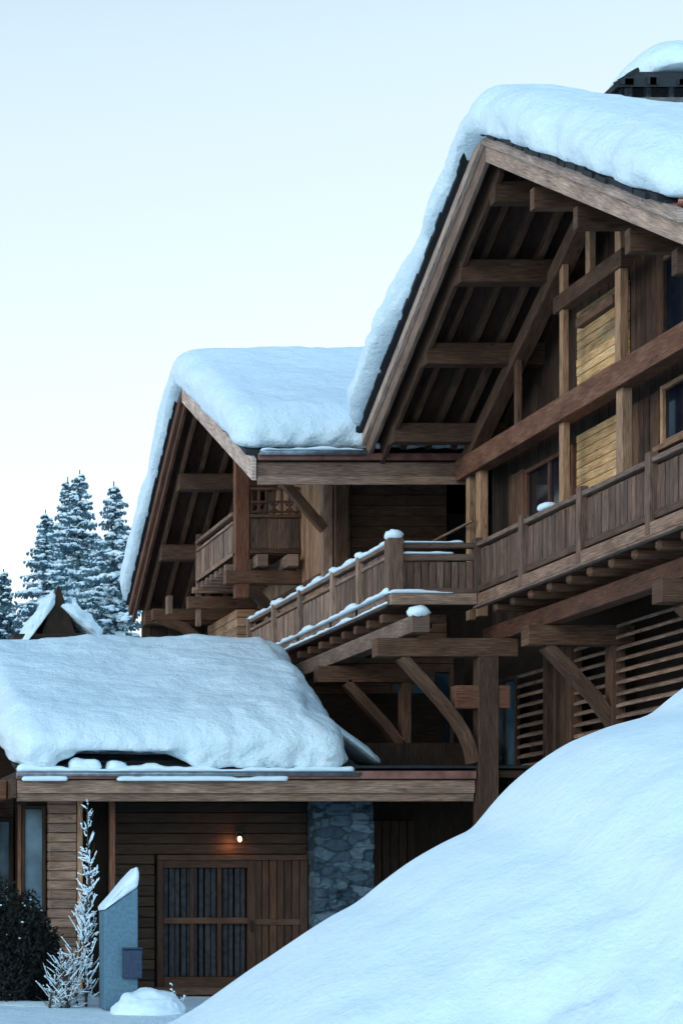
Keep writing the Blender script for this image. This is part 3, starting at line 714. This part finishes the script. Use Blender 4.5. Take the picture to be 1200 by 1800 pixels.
def ed_wing(p, dx, dy, c):
    if dy < -.25 and c < .7:
        p.y += .10*(.7-c)+.16*fb((p.x*3, p.z*4, 5), 1.2, 3)*(.8-c)
    return p
props(snow_slab('roof_snow', XW-.2, 19.5, YE+.04, YWF+.1, .78, zws, (.36, .45, .42), .085, .05, 5, .08, ed_wing), 'deep snow blanket on the smaller wing\'s roof at centre left, below the big gable', 'snow')
def zgs(x, y): return zg(min(y, 36.3))-.55*max(0, y-36.3)+.02
def ed_gar(p, dx, dy, c):
    if dy < -.2:
        g = max(0, 1-abs((p.x-5.55)/1.05)**3)*(1.0+.5*fb((p.x*2, 0, 1), 1.5, 3))
        if c < .30: p.y += g*.42*(1-c/.3*.6); p.z += g*.16*(1-c/.3)
        if not 4.6 < p.x < 6.6 and c < .3: p.z -= .05
        p.y += .06*fb((p.x*2.2, p.z*2, 8), 1.2, 3)
        p.y -= .06*math.sin(math.pi*c)
        if c < .35: p.y += .1*fb((p.x*4, p.z*6, 3), 1.3, 3)
    ty = min(1, max(0, (p.y-30.3)/2.4)); fx = min(1, max(0, (p.x-7.2)/1.8))
    p.x += fx*(.10*max(0, p.y-31.5)-.50*c*c*(1-ty))
    if dx > .3: p.x += .06*fb((p.y*1.4, p.z*1.6, 4), 1.0, 4); p.x += .10*(1-c)*dx
    p.z += (.05*fb((p.x*.8, p.y*.8, 0), 1, 2)-.03*max(0, p.y-31.5)/3)*c
    if p.x > 7.0 and p.x < 9.2: p.z += .06*min(1, p.x-7)*c
    return p
props(snow_slab('roof_snow', 3.86, 9.08, 30.22, 39, .82, zgs, (.38, 1.0, .45), .075, .055, 9, .06, ed_gar), 'heavy snow slab bulging over the low garage roof at left', 'snow')
props(snow_slab('snow_patch', 9.05, 10.15, 31.9, 34.2, .24, lambda x, y: zl(y)+.02+.75*max(0, 10.0-x), (.3, .9, .2), .05, .05, 12), 'blue wedge of snow slipped beside the big garage slab, under the gallery', 'snow')
props(snow_slab('snow_patch', 10.9, 12.3, 33.6, 35.6, .14, lambda x, y: zl(y)+.02, (.4, .5, .1), .08, .05, 14), 'thin grey-blue snow remnant on the garage roof under the window behind the post', 'snow')
# snow caught in gutters
def strip_snow(name, label, x0, x1, y0, y1, z, th, seed, ax='x', cut=.0, amp=.5, step=.04):
    def ed(p, dx, dy, c):
        q = p.x if ax == 'x' else p.y
        k = .75+.9*fb((q*1.3+seed, 0, 0), 1.2, 3); k = min(max(k, .40), 1.25); p.z *= k
        return p
    w_ = (y1-y0) if ax == 'x' else (x1-x0)
    r = (.08, w_*.48, th*.7) if ax == 'x' else (w_*.48, .08, th*.7)
    return props(snow_slab(name, x0, x1, y0, y1, th, lambda x, y: z, r, step, .012, seed, 0, ed, SNOW_S, rb=.01), label, 'snow')
strip_snow('gutter_snow', 'snow lying in the garage gutter along the fascia', 3.97, 9.1, 30.16, 30.36, 1.84, .10, 21)
strip_snow('gutter_snow', 'thin snow line in the wing\'s gutter below its roof snow', 8.6, 10.36, 33.8, 34.0, 7.53, .06, 22)
strip_snow('flashing_snow', 'band of snow stuck on the copper flashing at the left of the garage fascia', 4.05, 4.75, 30.24, 30.31, 1.70, .13, 23)
strip_snow('flashing_snow', 'long band of snow stuck on the garage fascia under the gutter', 5.5, 8.1, 30.24, 30.31, 1.70, .12, 24)
for i, (x, wdt, hh, lab) in enumerate(((4.75, .5, .2, 'broken snow lump sitting on the garage gutter below the gap in the roof snow'), (5.35, .35, .17, 'smaller broken snow lump on the garage gutter, next to the climbing shrub'))):
    props(snow_slab('snow_lump', x, x+wdt, 30.2, 30.5, hh, lambda x_, y_: 1.84, (.14, .12, .11), .04, .05, 30+i, m=SNOW_S, nsc=3), lab, 'snow')
# snow on the gallery rails
strip_snow('rail_snow', 'long strip of snow on the gallery\'s top rail running back from the corner post', GX-.075, GX+.075, GY+.12, 39.8, BT+.002, .10, 25, 'y')
strip_snow('rail_snow', 'thin snow on the short top rail between corner post and facade balcony', GX+.13, BX-.25, GY-.06, GY+.06, BT-.008, .05, 26)
strip_snow('rail_snow', 'thin snow on the short middle rail between corner post and facade balcony', GX+.13, BX-.4, GY-.05, GY+.05, BT-.178, .05, 27)
strip_snow('edge_snow', 'strip of snow on the gallery\'s outer floor edge below the long railing', GX-.16, GX-.03, GY-.1, 39.8, BB+.032, .09, 28, 'y')
strip_snow('edge_snow', 'snow ledge on the floor edge below the short front railing', GX-.12, BX-.45, GY-.2, GY-.07, BB+.032, .06, 29)
strip_snow('edge_snow', 'lower snow line along the gallery edge board, beneath the upper one', GX-.15, GX-.095, GY-.1, 39.8, BB-.12, .06, 31, 'y')
names = ['rounded snow cap on the large gallery corner post', 'snow cap on the gallery railing post nearest the corner post', 'snow cap on the second gallery railing post from the corner', 'snow cap on the third gallery railing post from the corner', 'snow cap on the fourth gallery railing post from the corner']
for i, p in enumerate(gp[:5]):
    Vs, Fs = [], []; r = .15 if i == 0 else .085
    blob(Vs, Fs, (GX+(.01 if i == 0 else -.035), p, (BT+.06+.055) if i == 0 else BT+.03+.035), r, .09 if i == 0 else .055, seg=12, rings=7, seed=i)
    props(rawmesh('post_snow_cap', Vs, Fs, SNOW_S), names[i], 'snow', 'snow caps on the gallery posts')
Vs, Fs = [], []; blob(Vs, Fs, (10.02, 30.1, 4.25), .17, .10, seg=12, rings=7)
props(rawmesh('beam_snow_cap', Vs, Fs, SNOW_S), 'snow clump on the projecting beam end below the corner post', 'snow')
props(snow_slab('snow_lump', BX-.08, BX+.1, 28.05, 28.4, .11, lambda x, y: BT+.004, (.06, .1, .06), .03, .02, 40, m=SNOW_S), 'small bright snow lump on the facade balcony rail in front of the window', 'snow')
props(snow_slab('chimney_snow', 13.15, 15.4, 29.6, 31.5, .60, lambda x, y: 12.10+.2*min(1, max(0, (1.2-abs(x-14.17))*1.6)), (.75, .8, .5), .06, .05, 50), 'domed snow cap on the chimney hood at the top right', 'snow')

# ------------------------------------------------------------------ foreground snow bank
YC = 12.0
px = [(100, 1880), (230, 1835), (330, 1783), (430, 1712), (540, 1640), (600, 1601), (630, 1590), (670, 1556), (720, 1520), (760, 1495), (800, 1472), (842, 1453), (862, 1428), (890, 1390), (940, 1345), (1000, 1303), (1080, 1273), (1150, 1254), (1200, 1210), (1270, 1160), (1400, 1100), (1700, 1040)]
cu_ = [((u+430)*YC/F, (1570-v)*YC/F) for u, v in px]
cu_ = [(-2, GZ-.3), (.6, GZ-.1), (1.2, -1.4)]+cu_+[(9.5, 1.9), (12, 1.9), (16, .6), (20, GZ-.2)]
def crest(x):
    for (a, za), (b, zb_) in zip(cu_[:-1], cu_[1:]):
        if a <= x <= b:
            t_ = (x-a)/(b-a); return za+(zb_-za)*t_
    return GZ-.2
def crs(x): return sum(crest(x+d_)*w_ for d_, w_ in ((-.07, .2), (-.035, .2), (0, .2), (.035, .2), (.07, .2)))
Vs, Fs = [], []
X0, X1, Y0, Y1, st = -1.5, 15.5, 6.5, 16.5, .05
nxb, nyb = int((X1-X0)/st), int((Y1-Y0)/st)
for j in range(nyb+1):
    y = Y0+j*st
    for i in range(nxb+1):
        x = X0+i*st; dy = y-YC; h = crs(x)
        if dy < 0: g = .11*dy*dy if dy > -2 else .44+.5*(-dy-2)
        else: g = .56*(math.sqrt(dy*dy+.04)-.2)
        base = GZ-.25; am = max(0, min(1, (h-base)/.8))
        z = h-g+am*(.045*fb((x, y, 0), .9, 3)*min(1, .35+abs(dy)*.3)+.09*fb((x, y*1.3, 7), 1.5, 6)*min(1, max(.06, (-dy-.7)/1.6))+.055*noise.fractal(Vector((x*3.6, y*3.6, 2)), .35, 2.0, 4)*min(1, max(.03, (-dy-1.0)/1.6))*min(1, max(.25, (x-2.6)/2))*min(1, .35+max(0, (x-3)/3)))
        Vs.append((x, y, max(z, base)))
for j in range(nyb):
    for i in range(nxb): a = j*(nxb+1)+i; Fs.append((a, a+1, a+nxb+2, a+nxb+1))
props(rawmesh('snow_bank', Vs, Fs, SNOW_FG), 'huge smooth snow bank sloping up across the lower right foreground', 'snow bank')

# ------------------------------------------------------------------ spruces
def spruce(name, base, H, wd, label, group, seed, snow=.75, tiers=50, dens=1.0, z_lo=.18):
    random.seed(seed); x0, y0, z0 = base
    root = thing(name, label, 'tree', base, group)
    Vs, Fs = [], []; tube(Vs, Fs, [(x0, y0, z0), (x0+.05, y0, z0+H*.5), (x0, y0, z0+H)], [.22, .13, .015], 8); rawmesh('trunk', Vs, Fs, BARK, root)
    V1, F1, V2, F2 = [], [], [], []
    NB = int(tiers*9*dens)
    for k in range(NB):
        t_ = z_lo+(1-z_lo)*(k/NB)**.92*.985; zc = z0+H*t_
        lump = 1+.35*noise.noise(Vector((seed, t_*9, 0)))
        a = random.uniform(0, 6.283)
        rad = (wd*1.25*(1-t_)**.82*random.uniform(.55, 1.1)*lump+.04)*(1+.3*noise.noise(Vector((math.cos(a), math.sin(a), t_*6+seed))))
        dirv = Vector((math.cos(a), math.sin(a), 0)); droop = random.uniform(.15, .75); side = Vector((-dirv.y, dirv.x, 0)); n = max(2, int(rad/.13))
        for s_ in range(n+1):
            q = s_/n; p = Vector((x0, y0, zc))+dirv*rad*q+Vector((0, 0, -droop*rad*q*(1-.55*q)+.03))
            wdt = (.02+.17*rad*(1-q)**.6+.04)*random.uniform(.7, 1.2)
            for sg in (-1, 1):
                for h in range(2):
                    e = p+side*sg*wdt*random.uniform(.6, 1.2)+dirv*wdt*random.uniform(.2, .9)+Vector((0, 0, -wdt*random.uniform(.2, 1.1)))
                    b_ = len(V1); o_ = dirv*.045
                    V1.extend([p-o_+Vector((0, 0, .01)), p+o_, e+o_*.4, e-o_*.5+Vector((0, 0, -.05))]); F1.append((b_, b_+1, b_+2, b_+3))
            if random.random() < snow*(.35+.5*q) and s_ > 0:
                rr = min(.23, .02+wdt*.72)*random.uniform(.5, 1.15)
                blob(V2, F2, p+Vector((0, 0, .02)), rr, rr*random.uniform(.35, .6), seg=6, rings=3)
                if q < .9: blob(V2, F2, p+side*random.uniform(-1, 1)*wdt*.8+Vector((0, 0, -wdt*.25)), rr*.6, rr*.3, seg=5, rings=3)
    rawmesh('foliage', V1, F1, NEEDLE, root, smooth=False); rawmesh('branch_snow', V2, F2, SNOW_S, root)
    return root
def tp(u, v, Y): return ((u+430)*Y/F, Y, (1570-v)*Y/F)
for i, (u, v, Y, wd, lab) in enumerate(((140, 826, 62, 3.3, 'tallest snow-dusted spruce behind the garage roof, twin-topped beside the shorter ones'),
        (200, 846, 56, 2.6, 'snow-laden spruce standing closest to the wing\'s gable edge'),
        (80, 896, 60, 2.9, 'narrow snowy spruce left of the tallest one'),
        (119, 838, 64, 2.6, 'slim second leader of spruce just behind the tallest tree'),
        (6, 1000, 55, 2.0, 'dark spruce cut by the left edge of the photo'))):
    x, y, z = tp(u, v, Y); spruce('spruce_tree', (x, y, GZ), z-GZ, wd, lab, 'spruces behind the garage', 100+i, 1.7 if i != 4 else .7)
for i, (x, y, H, lab) in enumerate(((-6, 66, 13, 'spruce far left outside the group'), (-2, 75, 15, 'tall spruce further left in the distance'), (2, 70, 11, 'low spruce left of the garage in the distance'))):
    spruce('spruce_tree', (x, y, GZ), H, 2.8, lab, None, 200+i, .9, 34, 1.0, .06)
random.seed(11)
# ------------------------------------------------------------------ little hut roof behind the garage
hu = thing('hut', 'small dark-gabled hut under a steep pile of snow in front of the spruces', 'hut', (7.6, 50, GZ))
hx, hy = 7.62, 50.0
mb = MB(); mb.poly8([(hx-.42, hy, 6.5), (hx+.42, hy, 6.5), (hx+.42, hy+2, 6.5), (hx-.42, hy+2, 6.5), (hx-.02, hy, 7.72), (hx+.02, hy, 7.72), (hx+.02, hy+2, 7.72), (hx-.02, hy+2, 7.72)], tint=.7)
mb.build('gable', W_DARK, hu); bx('eave_board', W_DARK, hu, hx-1.15, hx+.75, hy-.1, hy+2, 6.38, 6.5)
bx('wall', W_DARK, hu, hx-.9, hx+.6, hy+.1, hy+2, GZ, 6.38)
def hut_z(x, y): return 6.5+max(0, 1.3-1.15*abs(x-hx)/.62)
props(snow_slab('hut_snow', hx-1.1, hx-.10, hy-.12, hy+2, .36, lambda x, y: 6.0+max(0, 1.35-1.35*abs(x-hx)), (.3, .4, .25), .05, .16, 60, nsc=2.4), 'snow on the left slope of the small hut before the spruces', 'snow')
props(snow_slab('hut_snow', hx+.10, hx+1.15, hy-.12, hy+2, .5, lambda x, y: 6.0+max(0, 1.2-.85*abs(x-hx)), (.4, .5, .4), .05, .2, 61, nsc=2.2), 'snow on the right slope of the small hut before the spruces', 'snow')

# ------------------------------------------------------------------ slanted cabinet, shrubs, snow heap
cx0, cx1, cy = 4.91, 5.38, 28.0
cb = thing('utility_cabinet', 'blue-grey cabinet with a slanted snow-covered top in front of the garage', 'cabinet', (5.17, 28.2, GZ))
mb = MB(); mb.poly8([(cx0, cy, GZ), (cx0, cy+.45, GZ), (cx0, cy+.45, -.26), (cx0, cy, -.26), (cx1, cy, GZ), (cx1, cy+.45, GZ), (cx1, cy+.45, .07), (cx1, cy, .07)], tint=1)
mb.build('body', CABINET, cb, .012)
mb = MB().box(5.16, 5.42, cy-.10, cy-.002, -1.2, -.80, tint=1); mb.box(5.15, 5.43, cy-.12, cy-.002, -.797, -.77, tint=1); mb.build('meter_box', PLAQUE, cb)
def ed_cab(p, dx, dy, c):
    p.z *= .30+.85*(p.x-cx0)/(cx1-cx0); return p
props(snow_slab('cabinet_snow', cx0-.03, cx1+.02, cy-.03, cy+.48, .27, lambda x, y: -.25+(x-cx0)*.68, (.05, .12, .09), .025, .03, 70, edit=ed_cab, m=SNOW_S, nsc=3), 'white snow cap on the slanted cabinet top', 'snow')
def snowy_shrub(name, label, base, H, n, spread, seed, up=.9, ns=3, lean=0, bls=(.010, .017)):
    random.seed(seed); x0, y0, z0 = base; root = thing(name, label, 'shrub', base)
    V1, F1, V2, F2 = [], [], [], []
    for s_ in range(ns):
        ox = random.uniform(-spread*.3, spread*.3); pts = []
        for k in range(9):
            q = k/8; pts.append(Vector((x0+ox*(1-q*.6)+lean*q+.05*math.sin(q*5+s_*2), y0+random.uniform(-.05, .05), z0+H*q*(1 if s_ == 0 else random.uniform(.62, .75)))))
        if s_: pts = [Vector((p.x+ox*.7*i/8, p.y, z0+H*(.55+.13*s_)*i/8)) for i, p in enumerate(pts)]
        tube(V1, F1, pts, [.018*(1-.8*k/8)+.003 for k in range(9)], 5)
        for k in range(n//ns):
            q = random.uniform(.04, .97); i = int(q*8); p = pts[i].lerp(pts[min(8, i+1)], q*8-i)
            a = random.uniform(0, 6.283); ln = random.uniform(.10, .32)*(1.0-q*.35)*spread*2.2
            e = p+Vector((math.cos(a)*ln, math.sin(a)*ln, ln*random.uniform(.1, 1.5)*up)); m_ = p.lerp(e, .5)+Vector((random.uniform(-.03, .03), random.uniform(-.03, .03), random.uniform(-.05, .03)))
            tube(V1, F1, [p, m_, e], [.006, .004, .002], 4)
            if random.random() < .85:
                r_ = random.uniform(*bls)*.55; up_ = Vector((0, 0, r_*.7)); q0 = random.uniform(0, .3)
                for z_ in range(3):
                    if random.random() < .7: blob(V2, F2, (p.lerp(e, random.uniform(.2, 1)))+up_, r_*random.uniform(1.2, 2.2), r_*random.uniform(1, 1.7), seg=6, rings=4)
                tube(V2, F2, [p.lerp(m_, q0)+up_, m_.lerp(p, .3)+up_*1.3, m_+up_, m_.lerp(e, .55)+up_*1.2, e+up_*.6], [r_*random.uniform(.3, .6), r_*random.uniform(.7, 1.2), r_*random.uniform(.6, 1.1), r_*random.uniform(.7, 1.2), r_*.5], 5)
    rawmesh('stems', V1, F1, BARK, root); rawmesh('twig_snow', V2, F2, SNOW_S, root); return root
snowy_shrub('climbing_shrub', 'tall thin leafless shrub frosted with snow, reaching the garage fascia', (4.72, 28.6, GZ-.05), 3.05, 210, .34, 5, lean=.10, ns=3, up=1.25, bls=(.014, .024))
snowy_shrub('low_shrub', 'low snow-frosted bush at the foot of the tall thin shrub', (4.35, 28.4, GZ-.05), .75, 150, .5, 6, ns=6)
snowy_shrub('twig_plant', 'little snow-tipped twig poking up right of the snow heap', (5.85, 27.6, GZ-.05), .42, 26, .2, 8, ns=2, bls=(.014, .024))
# dark dense evergreen bush at the left edge
def bush(name, label, c, r, seed, n=9000):
    random.seed(seed); root = thing(name, label, 'bush', (c[0], c[1], GZ)); V1, F1, V2, F2 = [], [], [], []
    for k in range(n):
        d_ = Vector((random.gauss(0, 1), random.gauss(0, 1), random.gauss(0, 1))).normalized()
        q = random.random()**.4; kk = 1+.28*noise.noise(d_*2.3+Vector((seed, 0, 0)))
        p = Vector((c[0]+d_.x*r[0]*q*kk, c[1]+d_.y*r[1]*q*kk, c[2]+d_.z*r[2]*q*kk))
        a = Vector((random.uniform(-1, 1), random.uniform(-1, 1), random.uniform(-.6, 1))).normalized()*random.uniform(.05, .11); s_ = a.cross(Vector((.2, .5, .8))).normalized()*.018
        b_ = len(V1); V1.extend([p, p+a*.5+s_, p+a, p+a*.5-s_]); F1.append((b_, b_+1, b_+2, b_+3))
        if q > .9 and d_.z > .1 and random.random() < .012: blob(V2, F2, p+Vector((0, 0, .02)), .022, .014, seg=5, rings=3)
    rawmesh('foliage', V1, F1, HEDGE, root, smooth=False); rawmesh('leaf_snow', V2, F2, SNOW_S, root)
    Vs, Fs = [], []; tube(Vs, Fs, [(c[0], c[1], GZ), (c[0], c[1], c[2]+r[2]*.5)], [.08, .03], 7); rawmesh('trunk', Vs, Fs, BARK, root)
bush('evergreen_bush', 'nearly black dense evergreen bush in the lower left corner', (3.55, 29.2, -.85), (.85, .7, .95), 3, 16000)
bush('evergreen_bush', 'lower dark evergreen clump between the black bush and the pier', (4.15, 29.4, -1.15), (.42, .4, .55), 4, 5000)
def heap_z(x, y): return GZ-.08
props(snow_slab('snow_heap', 4.95, 5.95, 27.2, 28.0, .42, heap_z, (.48, .38, .38), .04, .05, 80, m=SNOW_S, nsc=3), 'lumpy snow heap with twigs in front of the blue-grey cabinet', 'snow')
props(snow_slab('snow_heap', 2.2, 4.9, 28.4, 29.2, .15, heap_z, (.5, .38, .13), .06, .03, 81), 'low snow ridge along the foot of the black bush', 'snow')
